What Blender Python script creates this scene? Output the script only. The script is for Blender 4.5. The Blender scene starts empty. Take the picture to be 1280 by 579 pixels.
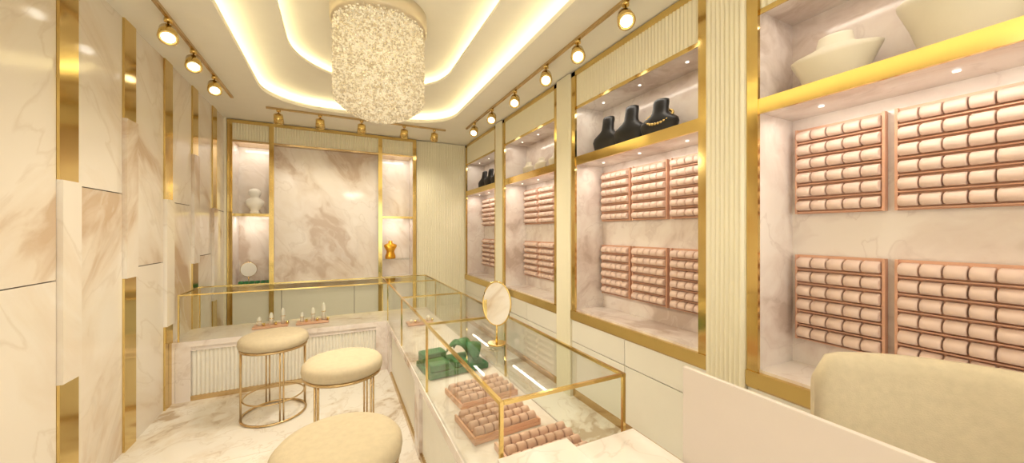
import bpy, bmesh, math, random
from mathutils import Vector, Matrix, Euler
random.seed(4)
S=bpy.context.scene
try:
    S.view_settings.view_transform='Standard'
    S.view_settings.look='None'
    S.view_settings.exposure=0.0
except Exception as e: print(e)
K=1.16   # global light level

# ---------------------------------------------------------------- materials
def newmat(n):
    m=bpy.data.materials.new(n); m.use_nodes=True
    nt=m.node_tree; b=nt.nodes['Principled BSDF']; return m,nt,b
def plain(n,col,rough=.5,metal=0,noise=.04,nscale=8,emis=0,ecol=None,bump=0):
    m,nt,b=newmat(n)
    b.inputs['Roughness'].default_value=rough; b.inputs['Metallic'].default_value=metal
    g=nt.nodes.new('ShaderNodeNewGeometry'); t=nt.nodes.new('ShaderNodeTexNoise')
    t.inputs['Scale'].default_value=nscale; t.inputs['Detail'].default_value=4
    nt.links.new(g.outputs['Position'],t.inputs['Vector'])
    r=nt.nodes.new('ShaderNodeValToRGB')
    c=Vector(col)
    r.color_ramp.elements[0].position=.3; r.color_ramp.elements[1].position=.7
    r.color_ramp.elements[0].color=(*(c*(1-noise)),1); r.color_ramp.elements[1].color=(*[min(1,x*(1+noise)) for x in c],1)
    nt.links.new(t.outputs['Fac'],r.inputs['Fac']); nt.links.new(r.outputs['Color'],b.inputs['Base Color'])
    if emis:
        b.inputs['Emission Color'].default_value=(*(ecol or col),1); b.inputs['Emission Strength'].default_value=emis
    if bump:
        bp=nt.nodes.new('ShaderNodeBump'); bp.inputs['Strength'].default_value=bump; bp.inputs['Distance'].default_value=.003
        t2=nt.nodes.new('ShaderNodeTexNoise'); t2.inputs['Scale'].default_value=250
        nt.links.new(g.outputs['Position'],t2.inputs['Vector'])
        nt.links.new(t2.outputs['Fac'],bp.inputs['Height']); nt.links.new(bp.outputs['Normal'],b.inputs['Normal'])
    return m
def marble(n,rot=(0,0,0),loc=(0,0,0),scale=(1,1,1),rough=.12,light=(.90,.84,.77),mid=(.80,.70,.61),dark=(.60,.44,.33),ns=1.0,lo=.36,hi=.58,vein=.6):
    m,nt,b=newmat(n); N=nt.nodes; L=nt.links
    b.inputs['Roughness'].default_value=rough
    g=N.new('ShaderNodeNewGeometry'); mp=N.new('ShaderNodeMapping')
    mp.inputs['Rotation'].default_value=rot; mp.inputs['Location'].default_value=loc; mp.inputs['Scale'].default_value=(1,1,1)
    m2=N.new('ShaderNodeMapping'); m2.inputs['Scale'].default_value=scale
    L.new(g.outputs['Position'],mp.inputs['Vector']); L.new(mp.outputs['Vector'],m2.inputs['Vector']); mp=m2
    w=N.new('ShaderNodeTexNoise'); w.inputs['Scale'].default_value=1.3*ns; w.inputs['Detail'].default_value=3
    L.new(mp.outputs['Vector'],w.inputs['Vector'])
    vm=N.new('ShaderNodeVectorMath'); vm.operation='MULTIPLY_ADD'
    vm.inputs[1].default_value=(1.3,1.3,1.3); L.new(w.outputs['Color'],vm.inputs[0]); L.new(mp.outputs['Vector'],vm.inputs[2])
    a=N.new('ShaderNodeTexNoise'); a.inputs['Scale'].default_value=1.1*ns; a.inputs['Detail'].default_value=10; a.inputs['Roughness'].default_value=.55
    L.new(vm.outputs['Vector'],a.inputs['Vector'])
    r=N.new('ShaderNodeValToRGB'); e=r.color_ramp.elements
    e[0].position=lo; e[0].color=(*dark,1); e[1].position=hi; e[1].color=(*light,1)
    k=e.new((lo+hi)/2-.02); k.color=(*mid,1)
    L.new(a.outputs['Fac'],r.inputs['Fac'])
    v=N.new('ShaderNodeTexNoise'); v.inputs['Scale'].default_value=1.7*ns; v.inputs['Detail'].default_value=6
    L.new(vm.outputs['Vector'],v.inputs['Vector'])
    s=N.new('ShaderNodeMath'); s.operation='SUBTRACT'; s.inputs[1].default_value=.5; L.new(v.outputs['Fac'],s.inputs[0])
    ab=N.new('ShaderNodeMath'); ab.operation='ABSOLUTE'; L.new(s.outputs[0],ab.inputs[0])
    mr=N.new('ShaderNodeMapRange'); mr.inputs['From Min'].default_value=0; mr.inputs['From Max'].default_value=.02
    mr.inputs['To Min'].default_value=vein; mr.inputs['To Max'].default_value=0
    L.new(ab.outputs[0],mr.inputs['Value'])
    mx=N.new('ShaderNodeMix'); mx.data_type='RGBA'; L.new(mr.outputs['Result'],mx.inputs['Factor'])
    L.new(r.outputs['Color'],mx.inputs[6]); mx.inputs[7].default_value=(*[x*.92 for x in mid],1)
    L.new(mx.outputs[2],b.inputs['Base Color'])
    return m
def emit(n,col,s):
    m=bpy.data.materials.new(n); m.use_nodes=True; nt=m.node_tree; nt.nodes.clear()
    o=nt.nodes.new('ShaderNodeOutputMaterial'); e=nt.nodes.new('ShaderNodeEmission')
    e.inputs['Color'].default_value=(*col,1); e.inputs['Strength'].default_value=s
    nt.links.new(e.outputs[0],o.inputs[0]); return m
def glassmat(n,tint=(.98,.99,.975)):
    m=bpy.data.materials.new(n); m.use_nodes=True; nt=m.node_tree; nt.nodes.clear()
    o=nt.nodes.new('ShaderNodeOutputMaterial'); t=nt.nodes.new('ShaderNodeBsdfTransparent'); g=nt.nodes.new('ShaderNodeBsdfGlossy')
    t.inputs['Color'].default_value=(*tint,1); g.inputs['Roughness'].default_value=.01
    f=nt.nodes.new('ShaderNodeLayerWeight'); f.inputs['Blend'].default_value=.10
    mu=nt.nodes.new('ShaderNodeMath'); mu.operation='MULTIPLY'; mu.inputs[1].default_value=.3
    nt.links.new(f.outputs['Fresnel'],mu.inputs[0])
    x=nt.nodes.new('ShaderNodeMixShader'); nt.links.new(mu.outputs[0],x.inputs[0]); nt.links.new(t.outputs[0],x.inputs[1]); nt.links.new(g.outputs[0],x.inputs[2])
    nt.links.new(x.outputs[0],o.inputs[0]); return m

GOLD=plain('polished_gold',(.72,.54,.21),.13,1,.02)
GOLD2=plain('satin_gold',(.62,.46,.25),.24,1,.03)
CREAM=plain('cream_lacquer',(.88,.82,.65),.35,0,.01)
FLUTE=plain('cream_flute',(.88,.83,.65),.45,0,.01)
WHITE=plain('white_lacquer',(.86,.83,.75),.3,0,.01)
PANELW=plain('panel_white',(.70,.63,.58),.35,0,.01)
CEIL=plain('ceiling_paint',(.90,.87,.77),.7,0,.01)
TAN=dict(light=(.85,.79,.71),mid=(.79,.70,.59),dark=(.62,.47,.33))
DG=(1,.42,1.25)
MW=[marble('marble_wall_a',rot=(.85,0,0),scale=DG,lo=.36,hi=.54,**TAN),
    marble('marble_wall_b',rot=(-.85,0,0),loc=(3,1,2),scale=DG,lo=.36,hi=.54,**TAN),
    marble('marble_wall_c',rot=(.6,.2,0),loc=(7,4,1),scale=DG,lo=.36,hi=.54,**TAN)]
MB_=marble('marble_back',rot=(0,.6,0),loc=(1,2,5),scale=(1.2,1,.7),light=(.86,.79,.73),mid=(.78,.69,.61),dark=(.60,.47,.37),ns=1.2,lo=.38,hi=.57)
MN=marble('marble_niche',rot=(.6,0,0),loc=(4,2,5),scale=(1,.8,1),light=(.85,.78,.73),mid=(.75,.65,.60),dark=(.57,.46,.40),ns=1.5,lo=.38,hi=.58)
MC=marble('marble_counter',rot=(.3,.3,.4),loc=(9,2,5),light=(.83,.76,.72),mid=(.74,.65,.59),dark=(.56,.44,.36),ns=1.6,lo=.36,hi=.54)
MF=marble('marble_floor',rot=(0,0,.6),loc=(2,6,0),scale=(1,.7,1),rough=.05,light=(.85,.81,.75),mid=(.77,.70,.61),dark=(.54,.43,.32),ns=1.9,lo=.36,hi=.50,vein=.8)
FAB=plain('beige_boucle',(.58,.49,.34),.9,0,.05,40,bump=.3)
ROSE=plain('rose_copper',(.72,.42,.29),.38,.12,.04)
PILLOW=plain('pillow_suede',(.79,.60,.51),.6,0,.02)
PILLOW2=plain('tray_pillow_pink',(.66,.44,.35),.6,0,.03)
BLACK=plain('black_velvet',(.008,.007,.007),.4,0,.1)
IVORY=plain('ivory_linen',(.74,.68,.55),.6,0,.02)
WHT=plain('white_plaster',(.86,.83,.77),.5,0,.02)
GREEN=plain('green_velvet',(.025,.17,.055),.5,0,.3,20)
AMBER=plain('amber_gold',(.86,.46,.05),.22,.8,.05)
DARK=plain('seam_dark',(.12,.08,.05),.6,0,.1)
SEAM=plain('seam_cream',(.45,.38,.28),.6,0,.1)
MIRROR=plain('mirror_silver',(.92,.92,.9),.02,1,.0)
GLASS=glassmat('clear_glass')
LED=emit('led_warm',(1,.85,.50),12.5*K)
LEDW=emit('led_lamp',(1,.94,.82),5)
LEDS=emit('led_small',(1,.93,.80),2.0)
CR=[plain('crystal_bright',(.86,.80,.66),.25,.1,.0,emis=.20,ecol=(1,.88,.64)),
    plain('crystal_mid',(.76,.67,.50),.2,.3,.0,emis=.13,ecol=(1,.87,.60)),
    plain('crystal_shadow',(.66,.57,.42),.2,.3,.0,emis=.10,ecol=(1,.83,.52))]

# ---------------------------------------------------------------- mesh builder
class MB:
    def __init__(s,name): s.n=name; s.bm=bmesh.new(); s.m=[]
    def mi(s,m):
        if m not in s.m: s.m.append(m)
        return s.m.index(m)
    def box(s,x0,x1,y0,y1,z0,z1,mat,bev=0,M=None):
        c=Vector(((x0+x1)/2,(y0+y1)/2,(z0+z1)/2))
        r=bmesh.ops.create_cube(s.bm,size=1,matrix=Matrix.Translation(c)@Matrix.Diagonal((abs(x1-x0),abs(y1-y0),abs(z1-z0),1)))
        vs=r['verts']; fs=set(f for v in vs for f in v.link_faces); i=s.mi(mat)
        for f in fs: f.material_index=i
        if bev:
            es=set(e for v in vs for e in v.link_edges)
            rr=bmesh.ops.bevel(s.bm,geom=list(es),offset=bev,segments=3,profile=.5,affect='EDGES')
            for f in rr['faces']: f.material_index=i; f.smooth=True
            vs=list(set(v for f in rr['faces'] for v in f.verts))
        if M is not None: bmesh.ops.transform(s.bm,matrix=M,verts=list(vs))
        return vs
    def loft(s,rings,mat,cap=True,smooth=True):
        i=s.mi(mat); V=[[s.bm.verts.new(p) for p in r] for r in rings]; n=len(V[0])
        for a,b in zip(V,V[1:]):
            for k in range(n):
                f=s.bm.faces.new((a[k],a[(k+1)%n],b[(k+1)%n],b[k])); f.material_index=i; f.smooth=smooth
        if cap:
            for r in (V[0][::-1],V[-1]):
                f=s.bm.faces.new(r); f.material_index=i
    def cyl(s,p0,p1,r,mat,n=14,r2=None,smooth=True):
        p0=Vector(p0);p1=Vector(p1); d=(p1-p0).normalized(); q=d.to_track_quat('Z','Y')
        r2=r if r2 is None else r2
        s.loft([[p+q@Vector((rr*math.cos(2*math.pi*k/n),rr*math.sin(2*math.pi*k/n),0)) for k in range(n)] for p,rr in((p0,r),(p1,r2))],mat,True,smooth)
    def lathe(s,c,prof,mat,n=40,sx=1,sy=1,M=None):
        rings=[]
        for r,z in prof:
            r=max(r,.0005)
            ring=[Vector((r*sx*math.cos(2*math.pi*k/n),r*sy*math.sin(2*math.pi*k/n),z)) for k in range(n)]
            if M is not None: ring=[M@p for p in ring]
            rings.append([Vector(c)+p for p in ring])
        s.loft(rings,mat)
    def tube(s,pts,r,mat,n=8,closed=False):
        P=[Vector(p) for p in pts]; rings=[]; N=len(P)
        for k in range(N):
            if closed: d=P[(k+1)%N]-P[k-1]
            else: d=P[min(k+1,N-1)]-P[max(k-1,0)]
            d.normalize(); up=Vector((0,0,1)) if abs(d.z)<.95 else Vector((1,0,0))
            a=d.cross(up).normalized(); b=a.cross(d)
            rings.append([P[k]+a*r*math.cos(2*math.pi*j/n)+b*r*math.sin(2*math.pi*j/n) for j in range(n)])
        if closed: rings.append([p.copy() for p in rings[0]])
        s.loft(rings,mat,cap=not closed)
    def ring(s,c,r,tr,mat,n=40): s.tube([(c[0]+r*math.cos(2*math.pi*k/n),c[1]+r*math.sin(2*math.pi*k/n),c[2]) for k in range(n)],tr,mat,8,True)
    def flute(s,p0,p1,z0,z1,nrm,mat,pitch=.022,depth=.007):
        p0=Vector((*p0,0));p1=Vector((*p1,0)); L=(p1-p0).length; n=max(1,round(L/pitch)); nr=Vector((*nrm,0)); q=6
        i=s.mi(mat); prev=None
        for k in range(n*q+1):
            t=k/(n*q); ph=(k%q)/q
            o=depth*math.sin(math.pi*ph)
            p=p0.lerp(p1,t)+nr*o
            a=s.bm.verts.new((p.x,p.y,z0)); b=s.bm.verts.new((p.x,p.y,z1))
            if prev:
                f=s.bm.faces.new((prev[0],a,b,prev[1])); f.material_index=i; f.smooth=False
            prev=(a,b)
    def sphere(s,c,r,mat,u=12,v=8,sc=(1,1,1)):
        M=Matrix.Translation(Vector(c))@Matrix.Diagonal((*sc,1))
        rr=bmesh.ops.create_uvsphere(s.bm,u_segments=u,v_segments=v,radius=r,matrix=M); i=s.mi(mat)
        for f in set(f for vv in rr['verts'] for f in vv.link_faces): f.material_index=i; f.smooth=True
    def done(s,loc=None,rot=(0,0,0),norm=True):
        if norm: bmesh.ops.recalc_face_normals(s.bm,faces=s.bm.faces)
        me=bpy.data.meshes.new(s.n)
        s.bm.to_mesh(me); s.bm.free()
        for m in s.m: me.materials.append(m)
        o=bpy.data.objects.new(s.n,me); S.collection.objects.link(o)
        if loc is not None: o.location=loc
        o.rotation_euler=rot
        return o
def inst(o,loc,rot=(0,0,0),sc=(1,1,1)):
    d=bpy.data.objects.new(o.name.split('.')[0],o.data); S.collection.objects.link(d)
    d.location=loc; d.rotation_euler=rot; d.scale=sc; return d
def area(n,loc,rot,sx,sy,w,col=(1,.90,.73),shape='RECTANGLE'):
    l=bpy.data.lights.new(n,'AREA'); l.shape=shape; l.size=sx
    if shape!='DISK': l.size_y=sy
    l.energy=w*K; l.color=col; o=bpy.data.objects.new(n,l); S.collection.objects.link(o); o.location=loc; o.rotation_euler=rot; return o
def spot(n,loc,target,w,ang=60,col=(1,.90,.71),blend=.9):
    l=bpy.data.lights.new(n,'SPOT'); l.energy=w*K; l.spot_size=math.radians(ang); l.spot_blend=blend; l.color=col; l.shadow_soft_size=.03
    o=bpy.data.objects.new(n,l); S.collection.objects.link(o); o.location=loc
    o.rotation_euler=(Vector(target)-Vector(loc)).to_track_quat('-Z','Y').to_euler(); return o

XL,XR,D,H=-1.31,1.92,5.66,2.95
YB=-1.6; XB=2.24
# ---------------------------------------------------------------- shell
b=MB('floor'); b.box(XL-.2,XB+.15,YB-.1,D+.6,-.1,0,MF)
GR=plain('grout',(.6,.52,.42),.5)
for k in range(-1,6): b.box(XL,XR,YB+.9+k*1.2-.001,YB+.9+k*1.2+.001,0,.0006,GR)
b.done()
b=MB('wall_right'); b.box(XB+.02,XB+.15,YB-.1,D+.6,0,3.4,CREAM); b.done()
b=MB('wall_left'); b.box(XL-.2,XL-.03,YB-.1,D+.6,0,3.4,CREAM)
ystart=[2.68+.62*k for k in range(-7,5)]
W=.15
for k,y0 in enumerate(ystart):
    A=(k%2==1)
    y1=y0+W; yn=y0+.62 if k<len(ystart)-1 else D+.41
    zj=1.755 if A else 1.245
    b.box(XL-.03,XL-.006,y1+.002,yn-.002,0,zj-.003,MW[k%3]); b.box(XL-.03,XL-.006,y1+.002,yn-.002,zj+.003,H,MW[(k+1)%3])
    b.box(XL-.031,XL-.022,y1,yn,zj-.006,zj+.006,DARK)
    segs=[(0,.70,GOLD),(.70,1.77,MW[(k+2)%3]),(1.77,H,GOLD)] if A else [(0,1.18,GOLD),(1.18,2.27,MW[(k+2)%3]),(2.27,H,GOLD)]
    for z0,z1,m in segs:
        pr=.0 if m is GOLD else .012
        b.box(XL-.03,XL+.006+pr,y0,y1,z0,z1,m)
b.box(XL-.006,-1.288,D-.03,D+.40,0,H,CREAM)
b.box(XL-.006,XL+.026,4.046,4.565,0,.528,MC)
b.done()
b=MB('wall_back'); b.box(XL-.2,XB+.15,D+.42,D+.6,0,3.4,CREAM); b.done()
b=MB('wall_back_fluted'); b.box(1.10,XB+.01,D+.02,D+.41,0,H-.01,CREAM)
b.flute((1.10,D+.018),(XR,D+.018),0,H-.01,(0,-1),FLUTE,.024,.008); b.done()
b=MB('added_fill_window_1')  # unseen glazed front, added so world light fills the room from behind the camera
for x in (XL,XL+1.15,XR-1.1,XR): b.box(x-.03,x+.03,YB-.05,YB+.01,0,2.6,GOLD2)
b.box(XL-.03,XR+.03,YB-.05,YB+.01,0,.08,GOLD2); b.box(XL-.03,XR+.03,YB-.05,YB+.01,2.55,2.63,GOLD2)
b.box(XL,XR,YB-.025,YB-.018,.08,2.55,GLASS); b.done()
b=MB('wall_front'); b.box(XL-.2,XB+.15,YB-.1,YB-.0,2.63,3.4,CREAM); b.box(XR+.03,XB+.15,YB-.1,YB,0,2.63,CREAM); b.done()

# ceiling
def rrect(x0,x1,y0,y1,r,n=14):
    P=[]
    for cx,cy,a0 in((x1-r,y1-r,0),(x0+r,y1-r,90),(x0+r,y0+r,180),(x1-r,y0+r,270)):
        for k in range(n+1):
            a=math.radians(a0+90*k/n); P.append((cx+r*math.cos(a),cy+r*math.sin(a)))
    return P
b=MB('ceiling')
def plate(outer,inner,z,mat):
    bm=b.bm; i=b.mi(mat); es=[]
    for lp in (outer,inner):
        if not lp: continue
        vs=[bm.verts.new((x,y,z)) for x,y in lp]
        for k in range(len(vs)): es.append(bm.edges.new((vs[k],vs[(k+1)%len(vs)])))
    r=bmesh.ops.triangle_fill(bm,use_beauty=True,edges=es)
    for g in r['geom']:
        if isinstance(g,bmesh.types.BMFace): g.material_index=i
def skirt(lp,z0,z1,mat):
    b.loft([[Vector((x,y,z0)) for x,y in lp],[Vector((x,y,z1)) for x,y in lp]],mat,cap=False,smooth=False)
full=[(XL-.2,YB-.1),(XB+.15,YB-.1),(XB+.15,D+.6),(XL-.2,D+.6)]
r1=rrect(-.72,1.33,-.9,4.80,.55); r1b=rrect(-.92,1.53,-1.1,5.0,.7)
r2=rrect(-.38,.99,-.5,4.05,.65); r2b=rrect(-.54,1.15,-.7,4.21,.8)
Z1,Z2=3.07,3.15
plate(full,r1,H,CEIL); skirt(r1,H,H+.04,CEIL)
plate(full,r1,H+.012,CEIL)
plate(r1b,r2,Z1,CEIL); skirt(r1b,H+.012,Z1,CEIL); skirt(r2,Z1,Z1+.02,CEIL)
plate(r2b,r2,Z1+.008,CEIL); plate(r2b,None,Z2,CEIL); skirt(r2b,Z1+.008,Z2,CEIL)
b.done(norm=False)
b=MB('cove_led_strip')
b.tube([(x,y,H+.027) for x,y in rrect(-.80,1.41,-.98,4.88,.6)],.011,LED,6,True)
b.tube([(x,y,Z1+.02) for x,y in rrect(-.45,1.06,-.57,4.12,.7)],.007,LED,6,True)
b.done()

# ---------------------------------------------------------------- back cabinet
HC=H-.012
b=MB('back_display_cabinet')
xs=[-1.255,-.81,.555,1.06]
b.box(-1.28,1.085,D+.30,D+.33,0,HC,MB_)
b.box(-.79,.53,D+.06,D+.30,.80,2.66,MB_)
for x in xs: b.box(x-.025,x+.025,D-.02,D+.30,0,HC,MN); b.box(x-.027,x+.027,D-.035,D-.02,0,HC,GOLD)
b.box(-1.25,1.06,D-.034,D-.01,2.90,HC,GOLD); b.box(-1.25,1.06,D-.034,D+.3,2.655,2.68,GOLD2)
b.box(-1.25,1.06,D,D+.3,2.68,HC,CREAM); b.flute((-1.25,D),(1.06,D),2.68,2.90,(0,-1),FLUTE,.03,.010)
b.box(-1.25,1.06,D,D+.3,0,.72,WHITE); b.box(-1.25,1.06,D-.03,D+.3,.72,.79,GOLD); b.box(-1.24,1.04,D,D+.3,.79,.795,MN)
for x0,x1 in((-1.23,-.835),(.58,1.035)): b.box(x0,x1,D+.0,D+.3,1.70,1.735,GOLD)
b.box(.58,1.035,D+.05,D+.3,1.06,1.07,GLASS)
for x in(-.7,.2): b.box(x-.003,x+.003,D-.002,D+.01,.02,.72,DARK)
for k in range(6): b.box(-1.18+k*.06,-1.13+k*.06,D+.02,D+.08,.795,.845,GREEN,.006)  # reflected green strip, modelled as solid green blocks
b.done()
for x in(-1.03,.81):
    area('niche_led_back',(x,D+.10,2.64),(math.radians(15),0,0),.33,.05,1.0,(1,.93,.82))
    area('niche_led_back',(x,D+.10,1.69),(math.radians(15),0,0),.33,.05,.9,(1,.93,.82))

# ---------------------------------------------------------------- right cabinets
def cabinet(y0,y1):
    b=MB('wall_display_cabinet'); st=.055
    b.box(2.22,XB+.01,y0,y1,.7,HC,MN)
    for ya,yc in((y0,y0+st),(y1-st,y1)):
        b.box(XR,2.22,ya,yc,.79,HC,MN); b.box(XR-.02,XR,ya,yc,.70,HC,GOLD)
    b.box(XR-.02,XR,y0,y1,2.90,HC,GOLD)
    b.box(XR,2.22,y0+st,y1-st,2.62,HC,MN)
    b.box(XR-.008,XR,y0+st,y1-st,2.60,2.625,GOLD)
    b.flute((XR-.001,y0+st),(XR-.001,y1-st),2.625,2.90,(-1,0),FLUTE,.028,.009)
    b.box(XR-.03,2.22,y0,y1,.71,.785,GOLD); b.box(XR-.005,2.22,y0+st,y1-st,.785,.80,MN)
    b.box(XR+.0,2.22,y0+st,y1-st,2.10,2.165,MN); b.box(XR-.015,XR,y0+st,y1-st,2.095,2.17,GOLD)
    b.box(XR+.01,2.22,y0,y1,0,.71,SEAM)
    n=2; w=(y1-y0)/n
    for k in range(n):
        a=y0+k*w+.003; c=y0+(k+1)*w-.003
        b.box(XR-.012,XR+.01,a,c,.505,.705,WHITE); b.box(XR-.012,XR+.01,a,c,.08,.498,WHITE)
        b.box(XR-.016,XR-.011,a,c,.697,.705,GOLD2)
    b.box(XR+.0,XR+.02,y0,y1,0,.075,GOLD2)
    for k in range(3):
        yy=y0+.25+(y1-y0-.5)*k/2
        b.cyl((XR+.14,yy,2.098),(XR+.14,yy,2.094),.011,LEDS,16); b.cyl((XR+.14,yy,2.618),(XR+.14,yy,2.614),.011,LEDS,16)
    b.done()
    ym=(y0+y1)/2
    area('niche_led_top',(XR+.1,ym,2.60),(0,0,0),.05,y1-y0-.25,1.3,(1,.92,.80))
    area('niche_led_shelf',(XR+.08,ym,2.085),(0,math.radians(-12),0),.04,y1-y0-.25,2.2,(1,.92,.80))
mods=[(-.21,1.11),(1.33,2.65),(2.88,4.16),(4.36,D-.0)]
for m in mods: cabinet(*m)
for y0,y1 in((-1.5,-.215),(1.112,1.328),(2.652,2.878),(4.162,4.358)):
    b=MB('fluted_pilaster'); b.box(XR-.03,2.24,y0,y1,0,HC,CREAM)
    b.flute((XR-.031,y0+.004),(XR-.031,y1-.004),0,HC,(-1,0),FLUTE,.026,.009); b.done()

# ---------------------------------------------------------------- trays
def tray(name,rose,pil,rows=6,cols=5,w=.345,h=.445):
    b=MB(name)
    b.box(-w/2,w/2,-.014,0,-h/2,h/2,rose)
    b.box(-w/2,-w/2+.010,-.030,-.014,-h/2,h/2,rose); b.box(w/2-.010,w/2,-.030,-.014,-h/2,h/2,rose)
    p=(h-.01)/rows; cp=(w-.024)/cols
    for r in range(rows):
        z=-h/2+.005+p*(r+.5)
        b.box(-w/2+.010,w/2-.010,-.034,-.014,z-p*.5,z-p*.5+.005,rose)
        for c in range(cols):
            x=-w/2+.012+cp*(c+.5); hw=cp/2-.0028
            prof=[(-.014,-p*.30),(-.034,-p*.34),(-.050,-p*.30),(-.060,-p*.14),(-.060,p*.08),(-.050,p*.26),(-.032,p*.37),(-.014,p*.40)]
            rings=[]
            for xx,q in((x-hw,.88),(x-hw+.004,1),(x+hw-.004,1),(x+hw,.88)):
                rings.append([Vector((xx,-.014+(yy+.014)*q,z+zz*q)) for yy,zz in prof])
            b.loft(rings,pil)
    return b
T=tray('ring_display_tray',ROSE,PILLOW).done(rot=(0,0,math.radians(-90)))
first=True
for (y0,y1) in mods:
    sp=(y1-y0-.11-.03)/3; sp=min(sp,.375)
    for k in range(3):
        yy=y1-.07-sp*(k+.5)
        for z in (1.815,1.155):
            if first: T.location=(2.212,yy,z); first=False
            else: inst(T,(2.212,yy,z),(0,0,math.radians(-90)))

# ---------------------------------------------------------------- busts
def bust(name,mat,h=.32,beads=False,w=.13,sec=None):
    b=MB(name); k=h/.32
    sec=sec or [(0,.80,.50,0),(.012,.86,.56,0),(.06,.98,.60,.0),(.105,1.06,.58,.0),(.135,1.0,.52,.004),(.16,.80,.46,.008),(.182,.56,.42,.012),(.205,.45,.40,.018),(.25,.42,.39,.026),(.29,.43,.40,.034),(.312,.40,.37,.038),(.32,.3,.27,.038)]
    rings=[]
    for z,rx,ry,o in sec:
        rings.append([Vector((w*rx*math.cos(2*math.pi*j/28),w*ry*.75*math.sin(2*math.pi*j/28)+o,z*k)) for j in range(28)])
    b.loft(rings,mat)
    if beads:
        for j in range(28):
            a=2*math.pi*j/28; x=.092*math.cos(a); y=.005-.062*math.sin(a); z=.165-.07*math.sin(a)
            b.sphere((x,y,z*k),.0115,GOLD,10,6)
    return b
RZ=math.radians(-90)
B1=bust('necklace_bust',BLACK,.32,w=.125).done(loc=(2.06,2.36,2.172),rot=(0,0,RZ+.3))
inst(B1,(2.06,2.09,2.172),(0,0,RZ+.3),(1.05,1.05,1.02))
bust('necklace_bust',BLACK,.28,True,.135).done(loc=(2.05,1.80,2.172),rot=(0,0,RZ+.25))
for y in(4.72,4.98,5.24): inst(B1,(2.06,y,2.172),(0,0,RZ+.3),(.9,.9,.9))
# wide angular shoulder busts: crisp shoulder line, short flat-cut neck
ANG=[(0,.62,.46,0),(.01,.64,.48,0),(.10,.80,.52,0),(.175,.98,.50,0),(.192,1.0,.46,0),(.205,.92,.42,.004),(.228,.52,.36,.01),(.24,.42,.34,.014),(.285,.38,.33,.022),(.297,.37,.32,.024),(.30,.34,.29,.024)]
B2=bust('ivory_necklace_bust',IVORY,.27,False,.165,ANG).done(loc=(2.08,.82,2.172),rot=(0,0,RZ+.2))
inst(B2,(2.08,.42,2.172),(0,0,RZ+.2),(1.15,1.1,1.45)); inst(B2,(2.08,.05,2.172),(0,0,RZ+.2),(1.1,1.1,1.35))
for y in(3.2,3.5,3.8): inst(B2,(2.08,y,2.172),(0,0,RZ),(.7,.7,.7))
b=MB('amber_torso_bust')
sec=[(0,.075,.05),(.02,.08,.055),(.05,.078,.055),(.09,.062,.045),(.12,.06,.045),(.16,.08,.06),(.19,.098,.058),(.215,.10,.05),(.232,.07,.042),(.245,.034,.032),(.275,.03,.03),(.28,.02,.02)]
b.loft([[Vector((rx*math.cos(2*math.pi*j/28),ry*math.sin(2*math.pi*j/28),z)) for j in range(28)] for z,rx,ry in sec],AMBER)
b.done(loc=(.72,D+.13,1.074),rot=(0,0,.2),norm=True)
bust('white_bust',WHT,.34,False,.12,[(0,.5,.4,0),(.02,.5,.4,0),(.04,.35,.3,0),(.08,.6,.5,0),(.12,.86,.62,0),(.155,.9,.6,0),(.185,.66,.5,0),(.2,.42,.42,0),(.215,.42,.45,0),(.24,.56,.66,0),(.275,.6,.72,0),(.305,.48,.58,0),(.32,.2,.25,0)]).done(loc=(-1.02,D+.13,1.737),rot=(0,0,.15))
b=MB('round_earring_stand')
b.cyl((0,0,0),(0,0,.012),.06,GOLD,24); b.cyl((0,0,.012),(0,0,.12),.007,GOLD,10)
b.cyl((0,-.012,.21),(0,.012,.21),.105,WHT,36)
b.tube([(.105*math.cos(2*math.pi*k/36),0,.21+.105*math.sin(2*math.pi*k/36)) for k in range(36)],.006,GOLD,8,True)
b.done(loc=(-1.10,D+.20,.797),rot=(0,0,.2)).scale=(.85,.85,.9)
# ---------------------------------------------------------------- counter (L shaped)
XA,XC=.475,1.0; Y0,Y1,Y2=1.05,4.05,4.57; ZT,ZG=.53,.939
b=MB('jewellery_display_counter')
b.box(XA+.03,XC-.01,Y0,Y2-.02,0,ZT-.05,WHITE)
b.box(XL+.035,XA+.1,Y1+.03,Y2-.02,0,ZT-.05,WHITE)
b.box(XA-.01,XC+.01,Y0,Y2,ZT-.05,ZT,MC); b.box(XL+.028,XA-.01,Y1-.01,Y2,ZT-.05,ZT,MC)
b.box(XL+.028,XL+.13,Y1-.005,Y1+.05,0,ZT-.05,MC); b.box(XA-.12,XA-.005,Y1-.005,Y1+.05,0,ZT-.05,MC)
b.box(XL+.13,XA-.12,Y1+.005,Y1+.03,ZT-.09,ZT-.05,MC); b.box(XL+.13,XA-.12,Y1+.0,Y1+.03,0,.04,GOLD2)
b.flute((XL+.13,Y1+.028),(XA-.12,Y1+.028),.04,ZT-.09,(0,-1),WHITE,.03,.012)
b.flute((XA+.028,1.15),(XA+.028,3.85),.04,ZT-.05,(-1,0),WHITE,.03,.012)
for ya,yc in((Y0,1.15),(2.35,2.5),(3.85,Y1)): b.box(XA-.005,XA+.05,ya,yc,0,ZT-.05,MC)
b.box(XA,XA+.03,1.15,3.85,0,.04,GOLD2)
for k in range(5):
    ya=Y0+k*.7; b.box(XC-.012,XC+.004,ya+.004,ya+.696,.04,ZT-.06,WHITE)
g=.0065
def bar(x0,x1,y0,y1,z0,z1,e=0):
    q=g-e; b.box(min(x0,x1)-q,max(x0,x1)+q,min(y0,y1)-q,max(y0,y1)+q,min(z0,z1)-q,max(z0,z1)+q,GOLD)
XLL=XL+.05
for x in(XA,XC): bar(x,x,Y0,Y2,ZG,ZG)
for y in(Y0,2.14,3.1): bar(XA+.014,XC-.014,y,y,ZG,ZG,.0004)
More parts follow.
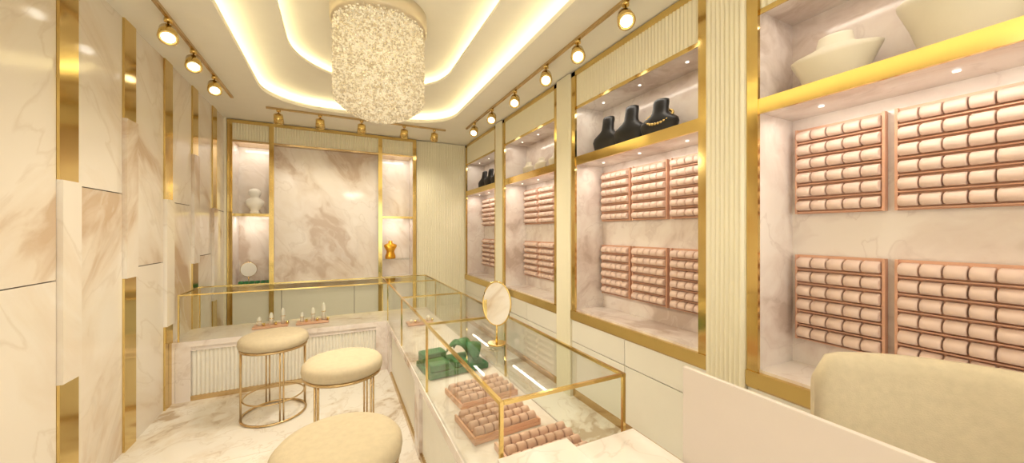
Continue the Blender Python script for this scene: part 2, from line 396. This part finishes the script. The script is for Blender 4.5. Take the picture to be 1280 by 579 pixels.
bar(XLL,XA-.014,Y1,Y1,ZG,ZG,.0004); bar(XA+.014,XC-.014,Y1,Y1,ZG,ZG,.0004)
bar(XLL,XA-.014,Y2,Y2,ZG,ZG,.0004); bar(XA+.014,XC-.014,Y2,Y2,ZG,ZG,.0004); bar(XLL,XLL,Y1+.014,Y2-.014,ZG,ZG,.0008)
for x,y in((XA,Y0),(XC,Y0),(XA,2.14),(XC,2.14),(XA,3.1),(XC,3.1),(XA,Y1),(XC,Y1),(XA,Y2),(XC,Y2),(XLL,Y1),(XLL,Y2)): bar(x,x,y,y,ZT+g,ZG-2*g,.0004)
def gl(x0,x1,y0,y1,z0,z1): b.box(x0,x1,y0,y1,z0,z1,GLASS)
h=.003; e=.0075
gl(XA+e,XC-e,Y0+e,Y2-e,ZG-h,ZG+h); gl(XLL+e,XA-e,Y1+e,Y2-e,ZG-h,ZG+h)
gl(XA-h,XA+h,Y0+e,Y1-e,ZT,ZG-e); gl(XC-h,XC+h,Y0+e,Y2-e,ZT,ZG-e); gl(XA+e,XC-e,Y0-h,Y0+h,ZT,ZG-e)
gl(XLL+e,XA-e,Y1-h,Y1+h,ZT,ZG-e); gl(XLL+e,XC-e,Y2-h,Y2+h,ZT,ZG-e)
b.done()
b=MB('marble_checkout_counter')
b.box(.455,.722,-.6,1.035,0,.772,MC,.003); b.box(.727,1.03,-.6,1.03,0,.733,MC,.003); b.done()
b=MB('privacy_panel'); b.box(1.034,1.05,-.5,.81,0,1.048,PANELW,.002); b.done()

# counter contents
TF=tray('ring_tray_flat',ROSE,PILLOW2,4,7,.36,.25)
TF=TF.done(loc=(.76,1.97,.532),rot=(-math.pi/2,0,math.radians(6)))
inst(TF,(.72,1.64,.532),(-math.pi/2,0,math.radians(4))); inst(TF,(.80,1.32,.532),(-math.pi/2,0,0))
b=MB('green_velvet_jewellery_tray')
b.box(-.20,.20,-.12,.12,0,.035,GREEN,.008)
b.box(-.19,-.06,-.11,.0,.035,.075,GREEN,.008); b.box(-.19,-.03,.02,.11,.035,.095,GREEN,.008)
b.box(-.03,.06,-.11,-.02,.035,.07,GREEN,.008)
for k,(x,y,a) in enumerate(((.10,.05,.5),(.13,-.04,-.3),(.05,.03,1.2))):
    R=Matrix.Translation((x,y,.035))@Matrix.Rotation(a,4,'Z')
    rings=[]
    for j in range(11):
        t=j/10
        c=Vector((0,-.07+.14*t,.095*math.sin(math.pi*(.1+.75*t)))); ww=.05*math.sin(math.pi*(.12+.8*t))
        rings.append([R@(c+Vector((sx*ww,0,dz))) for sx,dz in((-1,0),(0,-.012),(1,0),(1,.008),(0,.014),(-1,.008))])
    b.loft(rings,GREEN)
b.done(loc=(.725,2.45,.532),rot=(0,0,.1)).scale=(1.08,1.25,1.2)
def ringcones(loc,n=3,w=.30,hh=.16):
    b=MB('ring_cone_display'); b.box(-w/2,w/2,-.07,.07,0,.022,ROSE,.004)
    for k in range(n):
        x=-w/2+w*(k+.5)/n; h_=hh*(.55+.45*((k*7)%3)/2)
        b.lathe((x,0,.022),[(.018,0),(.018,h_*.7),(.013,h_*.9),(.004,h_)],WHT,16); b.ring((x,0,.022+h_*.5),.0185,.003,GOLD,20)
        b.cyl((x+w/n*.42,-.03,.022),(x+w/n*.42,-.03,.05),.012,GOLD,12)
    b.done(loc=loc)
ringcones((-.62,4.30,.532),3); ringcones((-.25,4.30,.532),3,.3,.18); ringcones((.76,3.75,.532),3,.26,.06)
# oval mirror
b=MB('oval_table_mirror')
n=36
def oval(a,c,y): return [Vector((a*math.cos(2*math.pi*k/n),y,.20+c*math.sin(2*math.pi*k/n))) for k in range(n)]
b.loft([oval(.068,.105,-.004),oval(.068,.105,.004)],MIRROR,smooth=False); b.tube(oval(.070,.107,0),.005,GOLD,8,True)
b.cyl((0,0,0),(0,0,.008),.045,GOLD,28); b.cyl((0,.0,.008),(0,0,.095),.005,GOLD,10)
b.done(loc=(.70,1.60,ZG+.0045),rot=(0,0,math.radians(-38)))

# ---------------------------------------------------------------- stools
def stool():
    b=MB('round_stool')
    b.lathe((0,0,0),[(.0,.665),(.12,.667),(.19,.662),(.225,.65),(.243,.63),(.247,.605),(.243,.58),(.225,.568),(0,.566)],FAB,48)
    b.lathe((0,0,0),[(.20,.552),(.236,.552),(.236,.567),(.2,.567)],GOLD2,48)
    b.ring((0,0,.010),.225,.009,GOLD2,48); b.ring((0,0,.16),.212,.006,GOLD2,48)
    for k in range(4):
        a=math.radians(20+90*k)
        for da in(-.055,.055):
            c,s_=math.cos(a+da),math.sin(a+da); b.cyl((.225*c,.225*s_,.01),(.225*c,.225*s_,.555),.006,GOLD2,10)
    return b
s1=stool().done(loc=(-.48,3.48,0)); inst(s1,(.025,2.62,0),(0,0,.5)); inst(s1,(0,1.60,0),(0,0,1))

# ---------------------------------------------------------------- chair
b=MB('upholstered_chair')
nx=14; rings=[]
for k in range(nx+1):
    t=k/nx*2-1; x=.29*t; y=.06-.10*t*t
    e=max(0,abs(t)-.75)/.25; drop=.07*(1-math.sqrt(max(0,1-e*e)))
    th=.045*(1-.55*e*e); zt=1.10-drop; zb=.44
    ring=[(y-th,zb),(y-th*1.05,(zb+zt)/2),(y-th,zt-.05),(y-th*.75,zt-.018),(y-th*.3,zt),(y+th*.3,zt),(y+th*.75,zt-.018),(y+th,zt-.05),(y+th*1.05,(zb+zt)/2),(y+th,zb)]
    rings.append([Vector((x,yy,z)) for yy,z in ring])
b.loft(rings,FAB)
b.box(-.27,.27,-.42,.04,.40,.50,FAB,.035)
b.box(-.24,.24,-.38,.02,.37,.40,GOLD2)
for x in(-.23,.23):
    for y in(-.36,.04): b.cyl((x,y,0),(x*.97,y,.38),.012,GOLD2,12)
b.done(loc=(1.60,.40,0),rot=(0,0,math.radians(-52)))

# ---------------------------------------------------------------- chandelier
b=MB('crystal_chandelier'); cx,cy=.28,2.85; R=.315
b.lathe((cx,cy,0),[(.30,Z2-.003),(.345,Z2-.003),(.345,3.045),(.335,3.03),(.0,3.03)],plain('chandelier_plate',(.70,.60,.44),.3,.1,.0),56)
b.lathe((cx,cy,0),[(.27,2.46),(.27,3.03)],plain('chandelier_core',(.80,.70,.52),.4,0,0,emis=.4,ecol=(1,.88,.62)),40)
def octa(c,s):
    q=Euler((random.random()*6,random.random()*6,random.random()*6)).to_quaternion()
    P=[c+q@(Vector(p)*s) for p in((1,0,0),(-1,0,0),(0,1,0),(0,-1,0),(0,0,1.25),(0,0,-1.25))]
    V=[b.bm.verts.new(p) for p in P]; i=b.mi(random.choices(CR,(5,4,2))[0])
    for f in((0,2,4),(2,1,4),(1,3,4),(3,0,4),(2,0,5),(1,2,5),(3,1,5),(0,3,5)):
        ff=b.bm.faces.new([V[k] for k in f]); ff.material_index=i
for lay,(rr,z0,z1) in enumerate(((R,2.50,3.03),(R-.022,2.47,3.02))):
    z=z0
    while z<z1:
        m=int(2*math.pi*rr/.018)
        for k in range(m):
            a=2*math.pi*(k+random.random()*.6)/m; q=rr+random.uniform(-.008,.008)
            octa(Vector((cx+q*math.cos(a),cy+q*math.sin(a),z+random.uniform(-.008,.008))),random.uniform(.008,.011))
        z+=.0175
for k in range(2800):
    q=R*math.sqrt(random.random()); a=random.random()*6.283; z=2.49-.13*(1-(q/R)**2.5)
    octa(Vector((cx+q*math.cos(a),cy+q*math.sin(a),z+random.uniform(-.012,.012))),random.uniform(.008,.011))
b.done()

# ---------------------------------------------------------------- track lights
def track(p0,p1,heads,tgt,w):
    b=MB('track_light'); p0=Vector(p0);p1=Vector(p1)
    lo=Vector((min(p0.x,p1.x)-.012,min(p0.y,p1.y)-.012,0)); hi=Vector((max(p0.x,p1.x)+.012,max(p0.y,p1.y)+.012,0))
    b.box(lo.x,hi.x,lo.y,hi.y,H-.022,H-.001,GOLD2)
    for hpt in heads:
        hp=Vector((*hpt,H-.125)); t=Vector(tgt(hpt)); d=(t-hp).normalized()
        b.cyl((hp.x,hp.y,H-.022),(hp.x,hp.y,H-.045),.022,GOLD,16); b.cyl((hp.x,hp.y,H-.04),hp,.006,GOLD,8)
        b.cyl(hp-d*.05,hp+d*.045,.046,GOLD,24,.054); b.cyl(hp-d*.058,hp-d*.05,.03,GOLD,24)
        b.cyl(hp+d*.0455,hp+d*.047,.036,LEDW,24)
        q=d.to_track_quat('Z','Y'); b.tube([hp+d*.048+q@Vector((.047*math.cos(k/24*6.2832),.047*math.sin(k/24*6.2832),0)) for k in range(24)],.007,GOLD,8,True)
        spot('track_spot',hp+d*.07,t,w,85)
    b.done()
track((1.6,.2,0),(1.6,4.7,0),[(1.6,y) for y in(.9,1.66,2.15,2.6,3.2,3.8,4.4)],lambda h:(1.0,h[1]-.9,1.6),12)
track((-1.03,.2,0),(-1.03,4.7,0),[(-1.03,y) for y in(1.2,2.1,3.14,3.6,4.12)],lambda h:(-.8,h[1]-.7,1.9),11)
track((-.75,4.93,0),(1.35,4.93,0),[(x,4.93) for x in(-.64,-.21,.26,.79,1.2)],lambda h:(h[0],5.75,1.5),13)
for x,y in((-1.19,-.6),(-1.19,.6),(1.77,-.6)):
    b=MB('added_fill_lamp')  # ceiling lamps added out of view to brighten the room
    b.cyl((x,y,H-.001),(x,y,H-.006),.05,LEDW,24); b.ring((x,y,H-.004),.054,.005,GOLD,28)
    area('added_fill_light',(x,y,H-.02),(0,0,0),.1,.1,6,(1,.92,.8),'DISK'); b.done()
area('chandelier_glow',(cx,cy,2.31),(0,0,0),.4,.4,26,(1,.90,.73),'DISK')

# ---------------------------------------------------------------- world, camera
w=bpy.data.worlds.new('World'); S.world=w; w.use_nodes=True
bg=w.node_tree.nodes['Background']; bg.inputs['Color'].default_value=(1,.95,.85,1); bg.inputs['Strength'].default_value=2.4
c=bpy.data.cameras.new('Camera'); co=bpy.data.objects.new('Camera',c); S.collection.objects.link(co); S.camera=co
co.location=(0,0,1.5); co.rotation_euler=(math.pi/2,0,math.radians(-26.1)); c.sensor_width=36; c.sensor_fit='HORIZONTAL'; c.lens=36*441/1280; c.clip_start=.02
